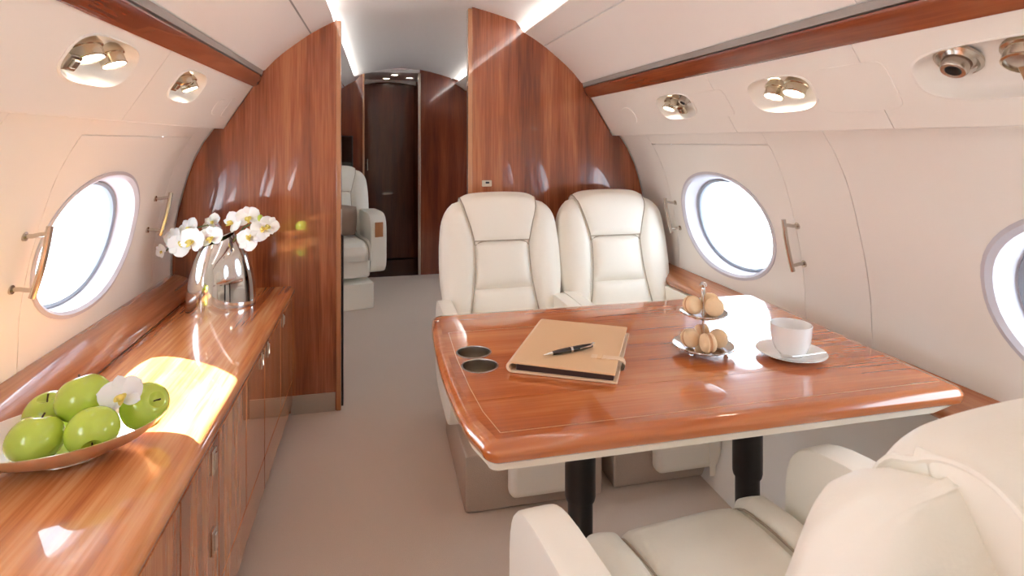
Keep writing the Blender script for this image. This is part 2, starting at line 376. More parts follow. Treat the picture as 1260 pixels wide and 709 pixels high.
PN = {}
PSUCELLS = {-1: [(1.41, .145, .056), (1.985, .13, .054)], 1: [(1.97, .125, .052), (1.39, .125, .054), (.785, .185, .058)]}
def psu_pt(side, y, s, d=0):
    dx = lerp(PSU0[0], PSU1[0], s); z = lerp(PSU0[1], PSU1[1], s)
    l = sqrt((PSU1[0] - PSU0[0]) ** 2 + (PSU1[1] - PSU0[1]) ** 2)
    nx, nz = -(PSU1[1] - PSU0[1]) / l, (PSU1[0] - PSU0[0]) / l      # inward/down normal in (dx, z)
    return sh(side, dx + nx * d, y, z + nz * d)
SU = {-1: .62, 1: .53}
PL = sqrt((PSU1[0] - PSU0[0]) ** 2 + (PSU1[1] - PSU0[1]) ** 2)
trimno = 0
for side, nm in ((-1, 'left'), (1, 'right')):
    surf = lambda y, s, k=side: psu_pt(k, y, s)
    off = lambda y, s, d, k=side: psu_pt(k, y, s, -d)
    cells = sorted(PSUCELLS[side]); prev = YB
    par = bpy.data.objects['wall_' + nm]
    cuts = [YB] + [(cells[i][0] + cells[i + 1][0]) / 2 for i in range(len(cells) - 1)]
    cuts = [cells[0][0] - .45] + cuts[1:] + [YP - .012]
    m = MB(); holed(m, YB, cuts[0] - .001, 0, 1, None, surf, ns=2); obj('service_panel', m, WHITE, par)
    for i, (yc, a, b) in enumerate(cells):
        m = MB()
        holed(m, cuts[i] + .001, cuts[i + 1] - .001, 0, 1, (yc, SU[side], a, b / PL, 3.0), surf, th=.01, off=off)
        obj('service_panel', m, WHITE, par)
    m = MB(); holed(m, YP + .03, YF, 0, 1, None, surf, ns=2); obj('service_panel', m, WHITE, par)
    # closing strip behind the PSU seams
    m = MB(); m.grid(lambda u, v, k=side: psu_pt(k, lerp(YB, YF, u), v, -.05), 2, 2); obj('backing', m, GREY, par)
    # thin access covers standing a hair proud of the panel
    covers = [(2.43, .055, .036, .42, 2.4), (2.585, .05, .045, .45, 6)] if side < 0 else [(2.40, .06, .042, .45, 2.2), (1.145, .115, .062, .5, 7), (1.72, .085, .050, .5, 7)]
    for yc, a, b, sc, e in covers:
        m = MB(); n = 40
        rr = lambda k, d: [psu_pt(side, yc + k * a * math.copysign(abs(cos(2 * pi * i / n)) ** (2 / e), cos(2 * pi * i / n)), sc + k * b / PL * math.copysign(abs(sin(2 * pi * i / n)) ** (2 / e), sin(2 * pi * i / n)), d) for i in range(n)]
        m.add(rr(1, 0) + rr(1, .0012) + rr(.97, .0022), [(j * n + i, j * n + (i + 1) % n, (j + 1) * n + (i + 1) % n, (j + 1) * n + i) for j in range(2) for i in range(n)] + [tuple(range(2 * n, 3 * n))])
        obj('access_cover', m, WHITE, par)
    # wood hand rail
    trimno += 1
    prof = [(.790, 1.452), (.783, 1.449), (.772, 1.455), (.759, 1.473), (.752, 1.491), (.754, 1.500), (.764, 1.503), (.79, 1.503)]
    for ya, yb in ((YB, YP - .0005), (YP + .03, YF)):
        r = MB(); r.prism(prof, lambda p, t, k=side: sh(k, p[0], t, p[1]), ya, yb)
        nmr = 'trim_%d' % trimno
        if ya == YB: tr = tag(obj(nmr, r, W_RAIL, angle=50), 'polished mahogany hand rail along the %s overhead bins' % nm, 'rail', kind='structure')
        else: obj('rail_length', r, W_RAIL, tr, 50)
    rc = MB(); rc.prism([(.79, 1.506), (.772, 1.506), (.772, 1.530), (.79, 1.530)], lambda p, t, k=side: sh(k, p[0], t, p[1]), YB, YF)
    rc.prism([(.750, 1.504), (.790, 1.504), (.790, 1.522), (.744, 1.522)], lambda p, t, k=side: sh(k, p[0], t, p[1]), YB, YF)
    obj('shadow_gap', rc, GREY, ceil_o)
    # bins: lower door and upper strip with a seam at dx .545
    def strip(seg, th=.012):
        return [(d, z) for d, z in seg] + [(d + th * .6, z + th) for d, z in reversed(seg)]
    lowseg = [(.738, 1.523)] + [p for p in BINC[1:3]] + [(.548, 1.695)]
    upseg = [(.542, 1.6985)] + [p for p in BINC[4:]]
    def fine(seg):
        t = sorted((d, z) for d, z in seg); lo, hi = t[0][0], t[-1][0]
        return [(lerp(hi, lo, k / 8), smooth_interp(t, lerp(hi, lo, k / 8))) for k in range(9)]
    lowseg = fine(lowseg); upseg = fine(upseg)
    ends = [YB, -.5, 1.02, YP - .0005] if side > 0 else [YB, -.5, .92, YP - .0005]
    for a, b in list(zip(ends, ends[1:])) + [(YP + .03, YF)]:
        m = MB(); m.prism(strip(lowseg), lambda p, t, k=side: sh(k, p[0], t, p[1]), a + .0015, b - .0015); obj('bin_door', m, BIN, ceil_o)
        m = MB(); m.prism(strip(upseg), lambda p, t, k=side: sh(k, p[0], t, p[1]), a, b); obj('bin_fascia', m, BIN, ceil_o)
    m = MB(); m.prism([(.58, 1.70), (.52, 1.737), (.53, 1.745), (.60, 1.71)], lambda p, t, k=side: sh(k, p[0], t, p[1]), YB, YF); obj('bin_rib', m, GREY, ceil_o)
    # cove LED behind the bin lip
    for ya, yb, w in ((YB, YP - .03, 'main cabin'), (YP + .05, YF - .02, 'forward cabin')):
        t = thing('cove_light', 'warm white cove light strip behind the %s bin lip in %s' % (nm, w), 'light', group='cove light strips')
        m = MB(); m.prism([(.478, 1.752), (.50, 1.747), (.503, 1.752), (.481, 1.757)], lambda p, q, k=side: sh(k, p[0], q, p[1]), ya, yb); obj('led_strip', m, LED, t)

# passenger service units: dish, lamps, vent, switch
def psu(side, yc, a, b, items, label):
    o = psu_pt(side, yc, SU[side]); t = thing('service_unit', label, 'light unit', o, group='overhead service units')
    O = Vector(o); e1 = Vector((0, 1, 0)); p = Vector(psu_pt(side, yc, .6)) - Vector(psu_pt(side, yc, .4)); e2 = p.normalized()
    nn = (Vector(psu_pt(side, yc, SU[side], 1)) - O).normalized()
    L = lambda y, s, d: e1 * y + e2 * s + nn * d
    n = 56; e = 3.0
    se = lambda k, d, sh_=0: [L(k * a * math.copysign(abs(cos(q)) ** (2 / e), cos(q)), k * b * math.copysign(abs(sin(q)) ** (2 / e), sin(q)) + sh_, d) for q in (2 * pi * i / n for i in range(n))]
    rings = [se(1.06, .0), se(1.06, .002), se(1.02, .004), se(.99, .001), se(.95, -.010), se(.88, -.022), se(.75, -.032), se(.5, -.037), se(.2, -.038)]
    m = MB(); m.add(sum(rings, []), [(j * n + i, j * n + (i + 1) % n, (j + 1) * n + (i + 1) % n, (j + 1) * n + i) for j in range(len(rings) - 1) for i in range(n)] + [tuple(range((len(rings) - 1) * n, len(rings) * n))])
    obj('recess', m, WHITE, t)
    for kind, y, s, r in items:
        c = L(y, s, -.03)
        if kind in ('lamp', 'off'):
            ax = (nn * .55 + Vector((0, -.1, -.8))).normalized(); Q = ax.to_track_quat('Z', 'Y').to_matrix()
            h = MB().lathe([(r * .9, -.012), (r * 1.12, .004), (r * 1.12, .010), (r * .98, .012), (r * .98, .03), (r, .034), (r * .9, .036), (r * .86, .031)], c, 24, M=Q, cap=False)
            lp = obj('reading_light', h, BRASS, t)
            obj('lens', MB().lathe([(r * .88, .031), (r * .5, .033), (0, .034)], c, 24, M=Q, cap=False), LENS_M if kind == 'lamp' else NICKEL, lp)
        elif kind == 'vent':
            ax = (nn * .8 + Vector((0, -.1, -.5))).normalized(); Q = ax.to_track_quat('Z', 'Y').to_matrix()
            h = MB().lathe([(r * 1.25, .0), (r * 1.25, .006), (r * 1.1, .010), (r * .95, .004), (r * .75, .010), (r * .7, .028), (r * .62, .032), (r * .42, .031)], c, 24, M=Q, cap=False)
            v = obj('air_vent', h, NICKEL, t)
            obj('nozzle', MB().lathe([(r * .44, .0305), (r * .25, .026), (0, .025)], c, 20, M=Q, cap=False), BLACK, v)
        else:
            R = Matrix((e1, e2, nn)).transposed()
            k = obj('call_switch', MB().box(L(y, s, -.012), (r * 2.2, r * 1.5, .012), .004, 2, R), BRASS, t)
            obj('button', MB().box(L(y + r * .1, s, -.004), (r * 1.0, r * .8, .006), .002, 1, R), NICKEL, k)
    return t
psu(-1, 1.41, .145, .056, [('lamp', -.045, .018, .029), ('lamp', .065, .02, .026), ('switch', -.085, -.022, .024)], 'recessed service unit nearest the camera on left overhead band, with two lit lamps')
psu(-1, 1.985, .13, .054, [('off', -.02, .022, .024), ('lamp', .045, .012, .026), ('switch', -.07, -.012, .022)], 'smaller recessed service unit on left overhead band beside the wood bulkhead')
psu(1, 1.97, .125, .052, [('lamp', .065, .012, .024), ('off', .01, .018, .025), ('vent', -.055, .022, .024), ('switch', -.01, -.024, .020)], 'recessed service unit with lamps, vent and switch above the white seats')
psu(1, 1.39, .125, .054, [('lamp', .038, .014, .027), ('lamp', -.045, .016, .029)], 'recessed service unit with two lit lamps in middle of right overhead band')
psu(1, .785, .185, .058, [('vent', .112, .018, .034), ('off', -.02, .022, .040), ('switch', -.035, -.026, .034)], 'large recessed service unit with air vent and switch on right overhead band')

# ------------------------------------------------------------------ ledges (armrest rail along the walls)
trimno += 1
for side, y0, y1 in ((1, YB, YP - .02),):
    pr = [(1.107, .600), (1.03, .585), (1.018, .590), (1.012, .602), (1.015, .616), (1.03, .626), (1.07, .640), (1.107, .652)]
    m = MB(); m.prism(pr, lambda p, t: sh(side, p[0], t, p[1]), y0, y1)
    tag(obj('trim_%d' % trimno, m, W_LEDGE, angle=50), 'rounded wooden side ledge along the right wall behind the table', 'ledge', kind='structure')
trimno += 1
pr = [(-.90, .575), (-.757, .575), (-.752, .590), (-.758, .606), (-.775, .622), (-.80, .636), (-.83, .648), (-.862, .655), (-.90, .655)]
m = MB(); m.prism(pr, lambda p, t: (p[0], t, p[1]), YB, YP - .005)
tag(obj('trim_%d' % trimno, m, W_LEDGE, angle=60), 'rounded wooden back rail between countertop and left wall', 'rail', kind='structure')

# ------------------------------------------------------------------ bulkheads
def outline(side):
    o = [(d, z) for z, d in SIDE if z < 1.2] + [(side_dx(1.2), 1.2), (.943, 1.262)] + [PSU0, PSU1] + [(.76, 1.46), (.745, 1.52)]
    o += [(lerp(.735, .445, k / 8), smooth_interp(sorted(BINC), lerp(.735, .445, k / 8))) for k in range(9)]
    o += [(.40, 1.812), (.30, 1.84), (.20, 1.863), (.10, 1.880), (0, 1.885)]
    return o
def bulkhead(name, side, xe, y, th, m, label, xmax=None):
    """Panel from the fuselage skin in to the aisle edge xe."""
    pts = [sh(side, d, 0, z) for d, z in outline(side)]
    pts = [(p[0], p[2]) for p in pts]
    out = []
    for p, q in zip(pts, pts[1:]):
        out.append(p)
        if (p[0] - xe) * (q[0] - xe) < 0:
            t = (xe - p[0]) / (q[0] - p[0]); out.append((xe, lerp(p[1], q[1], t))); break
    else:
        out.append(pts[-1])
        # carry the crown across the centre line to the aisle edge
        d = abs(xe - XC)
        zc = smooth_interp(CROWN, d); out.append((xe, zc - .014 * (xe - XC)))
    top = out[-1][1]
    out.append((xe, 0.0))
    mb = MB(); mb.prism(out, lambda p, t: (p[0], t, p[1]), y, y + th)
    o = tag(obj(name, mb, m, angle=30), label, 'bulkhead', kind='structure')
    return o, top
pl, tl = bulkhead('wall_forward_left', -1, -.185, YP, .035, W_PART, 'glossy mahogany bulkhead left of the aisle opening')
pr_, trr = bulkhead('wall_forward_right', 1, .437, YP, .035, W_PART, 'glossy mahogany bulkhead behind the two white seats')
obj('edge_strip', MB().box((-.175, YP + .012, tl / 2 - .004), (.022, .05, tl - .01), .004), W_EDGE, pl)
obj('edge_strip', MB().box((.427, YP + .012, trr / 2 - .004), (.022, .05, trr - .01), .004), W_EDGE, pr_)
obj('door_pocket', MB().box((-.160, YP + .03, .40), (.008, .03, .78), .001), BLACK, pl)
tag(obj('baseboard_forward_left', MB().box((-.285, YP - .004, .042), (.19, .008, .084), .002), KICK), 'brushed metal kick plate at the foot of left bulkhead', 'kick plate', kind='structure')
sw = thing('wall_switch', 'small rounded cream switch plate on the right bulkhead above left seat', 'switch', (.508, YP, 1.018))
obj('plate', MB().box((0, -.004, 0), (.048, .008, .030), .006, 3), BTN, sw); obj('rocker', MB().box((.002, -.009, .004), (.018, .005, .009), .002), BLACK, sw)
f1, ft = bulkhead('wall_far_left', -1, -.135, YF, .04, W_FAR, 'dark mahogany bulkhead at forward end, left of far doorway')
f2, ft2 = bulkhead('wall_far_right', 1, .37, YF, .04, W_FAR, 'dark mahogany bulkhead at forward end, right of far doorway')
obj('edge_strip', MB().box((-.128, YF + .0, .92), (.018, .06, 1.80), .004), W_EDGE, f1)
obj('edge_strip', MB().box((.364, YF - .0, .925), (.024, .06, 1.83), .004), NICKEL, f2)
# vestibule
vb = MB().box((XC - .13, 5.75, -.018), (1.2, .9, .04)); tag(obj('floor_vestibule', vb, HARD), 'dark hard floor of the vestibule past far doorway', 'floor', kind='structure')
cv = MB().box((XC - .13, 5.72, 1.862), (1.2, .78, .03)); tag(obj('ceiling_vestibule', cv, CEIL), 'low white vestibule ceiling with downlights', 'ceiling', kind='structure')
for sx, nme in ((-.30, 'vestibule_left'), (.56, 'vestibule_right')):
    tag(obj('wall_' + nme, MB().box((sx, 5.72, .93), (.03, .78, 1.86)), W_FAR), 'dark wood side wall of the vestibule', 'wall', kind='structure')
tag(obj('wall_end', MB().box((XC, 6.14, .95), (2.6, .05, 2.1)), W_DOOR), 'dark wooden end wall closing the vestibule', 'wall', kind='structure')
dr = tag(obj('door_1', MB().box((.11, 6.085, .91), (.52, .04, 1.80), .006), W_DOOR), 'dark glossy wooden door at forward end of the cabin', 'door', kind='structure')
obj('door_handle', MB().box((-.11, 6.05, .98), (.02, .03, .12), .006, 2), NICKEL, dr)
obj('header', MB().prism([(-.16, 1.80), (.0, 1.825), (.11, 1.83), (.22, 1.825), (.38, 1.80), (.38, 1.86), (-.16, 1.86)], lambda p, t: (p[0], t, p[1]), 6.0, 6.06), CEIL, dr)
tag(obj('wall_back', MB().box((XC, YB - .02, .95), (2.6, .04, 2.1)), WHITE), 'cream wall closing the cabin behind the camera', 'wall', kind='structure')
for i, (x, y) in enumerate(((.15, 5.52), (.08, 5.85), (.30, 5.75))):
    t = thing('downlight', ['round ceiling downlight nearest the far doorway', 'round ceiling downlight deep in vestibule, on left', 'round ceiling downlight deep in vestibule, on right'][i], 'light', (x, y, 1.847), group='vestibule downlights')
    obj('bezel', MB().lathe([(.045, 0), (.043, -.006), (.034, -.004), (.033, .0)], n=24, cap=False), NICKEL, t)
    obj('lens', MB().lathe([(.034, -.002), (0, -.003)], n=24, cap=False), LENS_M, t)
mo = thing('monitor', 'small black wall monitor on far left bulkhead above the cream seat', 'screen', (-.32, YF, 1.13))
obj('bezel', MB().box((0, -.012, 0), (.20, .024, .28), .006), BLACK, mo); obj('screen', MB().box((0, -.025, 0), (.18, .002, .26)), SCREEN, mo)

# ------------------------------------------------------------------ credenza: cabinets + worktop
XF = -.362; ZT = .575
wt = MB()
prof = [(-.755, ZT - .045), (-.755, ZT)] + [(XF - .03, ZT)] + [(XF - .022 + .022 * sin(a), ZT - .022 + .022 * cos(a)) for a in (k * pi / 10 for k in range(11))] + [(XF - .03, ZT - .045)]
wt.prism(prof, lambda p, t: (p[0], t, p[1]), -.3, YP - .004)
wto = thing('worktop', 'long glossy wooden worktop along left wall, under vase and fruit bowl', 'worktop')
obj('slab', wt, W_TOP, wto, 40)
def cabinet(y0, y1, doors, label):
    t = thing('cabinet', label, 'cabinet', (0, 0, 0), group='credenza cabinets under the worktop')
    obj('carcass', MB().box(((XF - .03 - .625) / 2, (y0 + y1) / 2, .29), (XF - .03 + .625, y1 - y0 - .002, .475), .001), W_CAB, t)
    obj('plinth', MB().box(((XF - .06 - .60) / 2, (y0 + y1) / 2, .026), (.60 + XF - .06, y1 - y0 - .002, .052)), BLACK, t)
    for a, b, lat in doors:
        d = obj('door', MB().box((XF - .018, (a + b) / 2, (.165 + .527) / 2), (.02, b - a - .004, .527 - .165), .0025), W_CAB, t)
        for ly, lz in lat:
            pv = MB().box((XF - .006, ly, lz), (.007, .032, .056), .0033, 3)
            obj('latch', pv, NICKEL, d)
            obj('latch', MB().box((XF - .002, ly, lz), (.006, .015, .038), .0028, 2), CHROME, d)
    obj('drawer', MB().box((XF - .018, (y0 + y1) / 2, .108), (.02, y1 - y0 - .004, .108), .0025), W_CAB, t)
    return t
cabinet(-.3, .38, [(-.3, .04, []), (.04, .38, [])], 'wooden credenza cabinet at the camera end of the worktop')
cabinet(.38, .94, [(.38, .66, [(.62, .485)]), (.66, .94, [(.70, .485)])], 'wooden credenza cabinet below the near end of worktop')
cabinet(.94, 1.493, [(.94, 1.22, []), (1.22, 1.493, [(1.443, .485), (1.443, .30)])], 'wooden credenza cabinet with two latches, below the fruit bowl')
cabinet(1.493, 2.06, [(1.493, 1.784, []), (1.784, 2.06, [(2.005, .51)])], 'wooden credenza cabinet below the sunlit stretch of worktop')
cabinet(2.06, 2.70, [(2.06, 2.38, [(2.11, .51)]), (2.38, 2.70, [(2.435, .51)])], 'wooden credenza cabinet touching the left bulkhead')

# ------------------------------------------------------------------ seats
def seat(label, loc, rz, L=LEATHER, arm_x=.235, arm_t=.055, arm_top=.575, recline=14, wood_insert=False, group='ivory leather cabin seats', leg=True, ped=True, arms=((-1, .235), (1, .235)), zs=0, H=.565, pmat=None, drape=0):
    t = thing('cabin_seat', label, 'seat', loc, rz, group)
    D = .065; YV = .20; ZV = .43 + zs; R = Matrix.Rotation(radians(-recline), 3, 'X')
    def B_(x, y, z):
        p = R @ Vector((x, y, z)); return (p.x, p.y + YV, p.z + ZV)
    sx = lambda v: smooth_interp([(0, .155), (.28, .128), (.45, .118), (.68, .118), (.85, .142), (1, .165)], v)
    def ox(v):
        w = smooth_interp([(0, .235), (.35, .262), (.6, .264), (.75, .258), (1.0, .245)], v)
        if v > .74:
            k = (v - .74) / .26; w = .150 + (w - .150) * sqrt(max(0, 1 - k ** 2.6))
        return w * (1.06 if drape else 1)
    zt = lambda x: H - .030 * (abs(x) / .18) ** 2.2 if abs(x) < .18 else H - .03
    back = obj('backrest', None_mb_shell(ox, H, B_), L, t)
    for s in (-1, 1):
        m = MB()
        def fb(u, v):
            zz = v * (H - .014); x = lerp(sx(v), ox(v), sin(u * pi / 2) ** .9); c = max(0, cos(u * pi / 2)) ** .55
            y = -D * c - .012 * sin(pi * min(1, u * 1.5)) * (1 - v ** 8) + .012 * math.exp(-(u / .07) ** 2)
            kk = max(0, (v - .84) / .16) ** 2.2; y = lerp(y, .012, kk)
            return B_(s * x, y, zz)
        m.grid(fb, 18, 30); obj('bolster', m, L, back)
        obj('piping', MB().tube([B_(s * (sx(v) + .001), -D + .004 + (D + .0) * max(0, (v - .84) / .16) ** 2.2, v * (H - .014)) for v in (k / 28 * .93 for k in range(29))], .0026, 6), PIPING, back)
    def panel(v0, v1):
        m = MB()
        def f(u, v):
            vv = lerp(v0, v1, v); x = lerp(-sx(vv), sx(vv), u); g = (1 - abs(2 * u - 1) ** 6) * (1 - abs(2 * v - 1) ** 8)
            return B_(x, -D + .012 - .02 * g - .006 * (1 - abs(2 * v - 1) ** 2) * (1 - (2 * u - 1) ** 2), vv * (H - .014))
        m.grid(f, 20, 16); return m
    obj('back_panel', panel(0.0, .30), L, back); obj('back_panel', panel(.30, .66), L, back)
    for v in (.66,):
        obj('piping', MB().tube([B_(lerp(-sx(v), sx(v), k / 10), -D + .002, v * (H - .014)) for k in range(11)], .0024, 6), PIPING, back)
    # headrest pad wrapping over the top
    z0 = .66 * (H - .014)
    path = [(-D + .004, z0, .118), (-D - .010, z0 + .03, .122), (-D - .012, z0 + .09, .136), (-D - .010, H - .055, .152), (-D + .004, H - .018, .160), (-D + .03, H + .002, .165), (-.01, H + .016, .168), (.03, H + .020, .168), (.074, H + .006, .167), (.100, H - .024, .160), (.108, H - .052, .150), (.106, H - .076, .138), (.098, H - .090, .125)]
    nP = len(path) - 1
    def hp(v):
        k = v * nP; i = min(int(k), nP - 1); f = k - i
        g = lambda c: (lambda p0, p1, p2, p3: .5 * (2 * p1 + (p2 - p0) * f + (2 * p0 - 5 * p1 + 4 * p2 - p3) * f * f + (3 * p1 - p0 - 3 * p2 + p3) * f ** 3))(path[max(i - 1, 0)][c], path[i][c], path[i + 1][c], path[min(i + 2, nP)][c])
        return g(0), g(1), g(2) * (.99 if drape else 1)
    def fh(u, v):
        y, z, w = hp(v); q = (u - .5) / .47; e = min(1, abs(q)) ** 7; sk = max(0, abs(q) - 1) / .064; q = max(-1, min(1, q)); bl = max(0, min(1, (v - .38) / .24)); bl = bl * bl * (3 - 2 * bl) * (1 if drape else .35)
        y2, z2 = lerp(y, 0, lerp(.14, .08, bl) * e), z - lerp(.02, .008, bl) * e
        if v > .93: w *= 1 - .12 * ((v - .93) / .07) ** 2 
        y2 += .0; z2 -= .012 * q * q * min(1, v / .3) * (1 - .9 * bl)
        y2 = lerp(y2, lerp(-.01, -.03, bl), sk); z2 -= lerp(.004, .03, bl) * sk * (1 - v * .6)
        return B_(q * w, y2, z2)
    m = MB(); m.grid(fh, 34, 44); obj('headrest', m, L, back)
    ea, eb = .031, .969
    edge = [fh(ea, k / 40) for k in range(0, 41)] + [fh(lerp(ea, eb, k / 12), 1) for k in range(1, 12)] + [fh(eb, k / 40) for k in range(40, -1, -1)] + [fh(lerp(eb, ea, k / 12), 0) for k in range(1, 12)]
    obj('piping', MB().tube(edge, .0036 if drape else .0026, 6, closed=True), L if drape else PIPING, back)
    # seat cushion: path runs back to front then rolls over the nose
    cp = [(.24, .455), (.10, .452), (-.05, .452), (-.18, .458), (-.255, .452), (-.295, .425), (-.305, .38), (-.295, .33)]
    cp = [(y, z + zs) for y, z in cp]
    nC = len(cp) - 1
    def cpf(v):
        k = v * nC; i = min(int(k), nC - 1); f = k - i; return lerp(cp[i][0], cp[i + 1][0], f), lerp(cp[i][1], cp[i + 1][1], f)
    def cush(xa, xb, puff, p=6):
        m = MB()
        def f(u, v):
            y, z = cpf(v); q = abs(2 * u - 1); g = 1 - q ** p
            d = puff * g - .014 * (q ** p)
            ny, nz = (0, 1) if v < .5 else (lambda a: (-sin(a), cos(a)))(min(1, (v - .5) / .4) * pi / 2)
            wide = lerp(1, 1.06, v)
            return (lerp(xa, xb, u) * wide, y + ny * d, z + nz * d)
        m.grid(f, 16, 28); return m
    half = arm_x - arm_t / 2 - .003
    c0 = obj('seat_cushion', cush(-.135, .135, .012, 10), L, t)
    for s in (-1, 1):
        obj('bolster', cush(s * .136, s * half / 1.06, .020, 3), L, c0)
        obj('piping', MB().tube([(s * .136 * lerp(1, 1.06, v), cpf(v)[0] - (.004 if v > .6 else 0), cpf(v)[1] + (.001 if v < .7 else 0)) for v in (k / 24 for k in range(25))], .0025, 6), PIPING, c0)
    obj('seat_frame', MB().box((0, -.02, .31 + zs), (half * 2, .50, .22), .02, 3), L, t)
    for s, arm_x in arms:
        m = MB()
        # arm: rounded slab, softer at the front
        def fa(u, v):
            a = u * 2 * pi; e = .45
            yy = .02 + .255 * math.copysign(abs(cos(a)) ** e, cos(a)); zz = (arm_top + .22) / 2 + (arm_top - .22) / 2 * math.copysign(abs(sin(a)) ** e, sin(a))
            k = [0, .72, .90, .985, 1, 1, .985, .90, .72, 0][round(v * 9)]; xx = [-1, -1, -.96, -.8, -.55, .55, .8, .96, 1, 1][round(v * 9)]
            cy, cz = .02, (arm_top + .22) / 2
            return (s * arm_x + xx * arm_t / 2, cy + (yy - cy) * lerp(1 - .02 / .255 * 2, 1, k) if k else cy, cz + (zz - cz) * lerp(.92, 1, k) if k else cz)
        m.grid(fa, 40, 9, closed_u=True); ar = obj('armrest', m, L, t)
        if wood_insert: obj('wood_insert', MB().box((s * arm_x, -.238, arm_top - .12), (arm_t * .5, .012, .11), .003), W_EDGE, ar)
    if ped:
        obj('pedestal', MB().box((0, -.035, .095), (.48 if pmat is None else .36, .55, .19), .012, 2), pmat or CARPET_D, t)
    if leg:
        lr = obj('leg_rest', MB().box((.03, -.335, .165), (.26, .06, .22), .026, 4), L, t)
        obj('pull_strap', MB().box((.11, -.369, .12), (.024, .006, .17), .002), L, lr)
    return t
def None_mb_shell(ox, H, B_):
    m = MB()
    def f(u, v):
        x = ox(v) * sin((u - .5) * pi); c = max(0, cos((u - .5) * pi)) ** .5
        y = .07 * c * (1 - .8 * max(0, (v - .74) / .26) ** 2)
        return B_(x, y, v * (H - .014))
    m.grid(f, 32, 30)
    m.grid(lambda u, v: B_(ox(u) * (2 * v - 1), -.002, u * (H - .03)), 16, 4)
    return m
seat('ivory leather seat by the aisle, facing camera across the table', (.515, 2.17, 0), 0, arms=((-1, .252), (1, .235)))
seat('ivory leather seat beside the right wall, facing camera across the table', (1.043, 2.19, 0), 0)
seat('ivory leather seat in right foreground with its back to the camera', (.627, .787, 0), pi + radians(5.5), arm_x=.258, arm_t=.07, drape=1, arm_top=.622, H=.530, arms=((-1, .256), (1, .350)), recline=18, L=LEATHER_C, group='ivory leather cabin seats')
fs = seat('cream leather seat past the bulkhead holding a taupe pillow', (-.28, 4.58, 0), radians(14), L=LEATHER_C, arm_x=.225, arm_t=.12, arms=((-1, .235), (1, .235)), pmat=LEATHER_C, arm_top=.68, recline=10, wood_insert=True, leg=False, group='cream leather seats in the forward cabin', zs=.02)
pw = MB()
def fp(u, v):
    a, b = 2 * u - 1, 2 * v - 1; return (a * .15 * (1 - .08 * b * b), 0, b * .14 * (1 - .08 * a * a))
for sgn in (-1, 1):
    pw.grid(lambda u, v: (fp(u, v)[0], sgn * .055 * ((1 - (2 * u - 1) ** 4) * (1 - (2 * v - 1) ** 4)) ** .6, fp(u, v)[2]), 14, 14)
po = obj('pillow', pw, PILLOW); po.location = (-.285, 4.60, .615); po.rotation_euler = (radians(-16), radians(6), radians(14)); po.scale = (.85, .85, .85)
tag(po, 'taupe square throw pillow on the cream seat past bulkhead', 'pillow')

# ------------------------------------------------------------------ table
TZ = .70
def table_outline():
    P = []
    xl = lambda y: smooth_interp([(.957, .170), (1.04, .158), (1.18, .145), (1.37, .139), (1.55, .143), (1.735, .153)], y)
    def corner(cx, cy, r, a0, a1):
        for k in range(7):
            a = radians(lerp(a0, a1, k / 6)); P.append((cx + r * cos(a), cy + r * sin(a)))
    corner(.170 + .036, .957 + .032, .032, 265, 180)
    for k in range(1, 14): y = lerp(1.00, 1.69, k / 14); P.append((xl(y), y))
    corner(.153 + .034, 1.735 - .034, .034, 180, 90)
    for k in range(1, 8): P.append((lerp(.195, 1.205, k / 8), 1.735 - .0))
    corner(1.247 - .034, 1.735 - .034, .034, 90, 5)
    for k in range(1, 8): y = lerp(1.69, 1.00, k / 8); P.append((lerp(1.247, 1.216, k / 8), y))
    corner(1.216 - .032, .957 + .032, .032, -5, -90)
    for k in range(1, 12): P.append((lerp(1.176, .212, k / 12), .957))
    return P
TO = table_outline()
def inset(P, d):
    n = len(P); out = []
    for i in range(n):
        a = Vector(P[i - 1]); b = Vector(P[(i + 1) % n]); t = (b - a).normalized(); nrm = Vector((t.y, -t.x))   # clockwise outline: inward is to the right
        out.append((P[i][0] + nrm.x * d, P[i][1] + nrm.y * d))
    return out
tb = thing('dining_table', 'glossy wooden fold-out dining table laid with folio and coffee cup', 'table', (0, 0, 0))
def ringmesh(levels):
    m = MB(); n = len(TO); v = []
    for d, z in levels: v += [(p[0], p[1], z) for p in inset(TO, d)]
    m.add(v, [(j * n + i, j * n + (i + 1) % n, (j + 1) * n + (i + 1) % n, (j + 1) * n + i) for j in range(len(levels) - 1) for i in range(n)]); return m
ed = ringmesh([(.026, TZ - .002), (.026, TZ), (.016, TZ - .0005), (.007, TZ - .004), (.001, TZ - .012), (0, TZ - .017), (.002, TZ - .028), (.008, TZ - .034), (.02, TZ - .035)])
obj('edge_moulding', ed, W_TABE, tb, 60)
CUPS = [(.229, 1.400), (.229, 1.312)]
inn = inset(TO, .0258); nI = len(inn)
def clip_poly(poly, y, keep_above):
    out = []
    for p, q in zip(poly, poly[1:] + poly[:1]):
        ip = (p[1] > y) == keep_above; iq = (q[1] > y) == keep_above
        if ip: out.append(p)
        if ip != iq:
            t = (y - p[1]) / (q[1] - p[1]); out.append((lerp(p[0], q[0], t), y))
    return out
def cut_holes(o, holes, r, z):
    tmp = []
    for i, (x, y) in enumerate(holes):
        c = obj('cutter', MB().lathe([(r, -.1), (r, .1)], (x, y, z), 40), BLACK); tmp.append(c)
        md = o.modifiers.new('cut%d' % i, 'BOOLEAN'); md.operation = 'DIFFERENCE'; md.object = c; md.solver = 'EXACT'
    bpy.context.view_layer.update()
    dg = bpy.context.evaluated_depsgraph_get(); me = bpy.data.meshes.new_from_object(o.evaluated_get(dg))
    o.modifiers.clear(); o.data = me; me.materials.clear(); me.materials.append(W_TAB); me.shade_flat()
    for c in tmp: bpy.data.objects.remove(c)
YS = [1.137, 1.565]
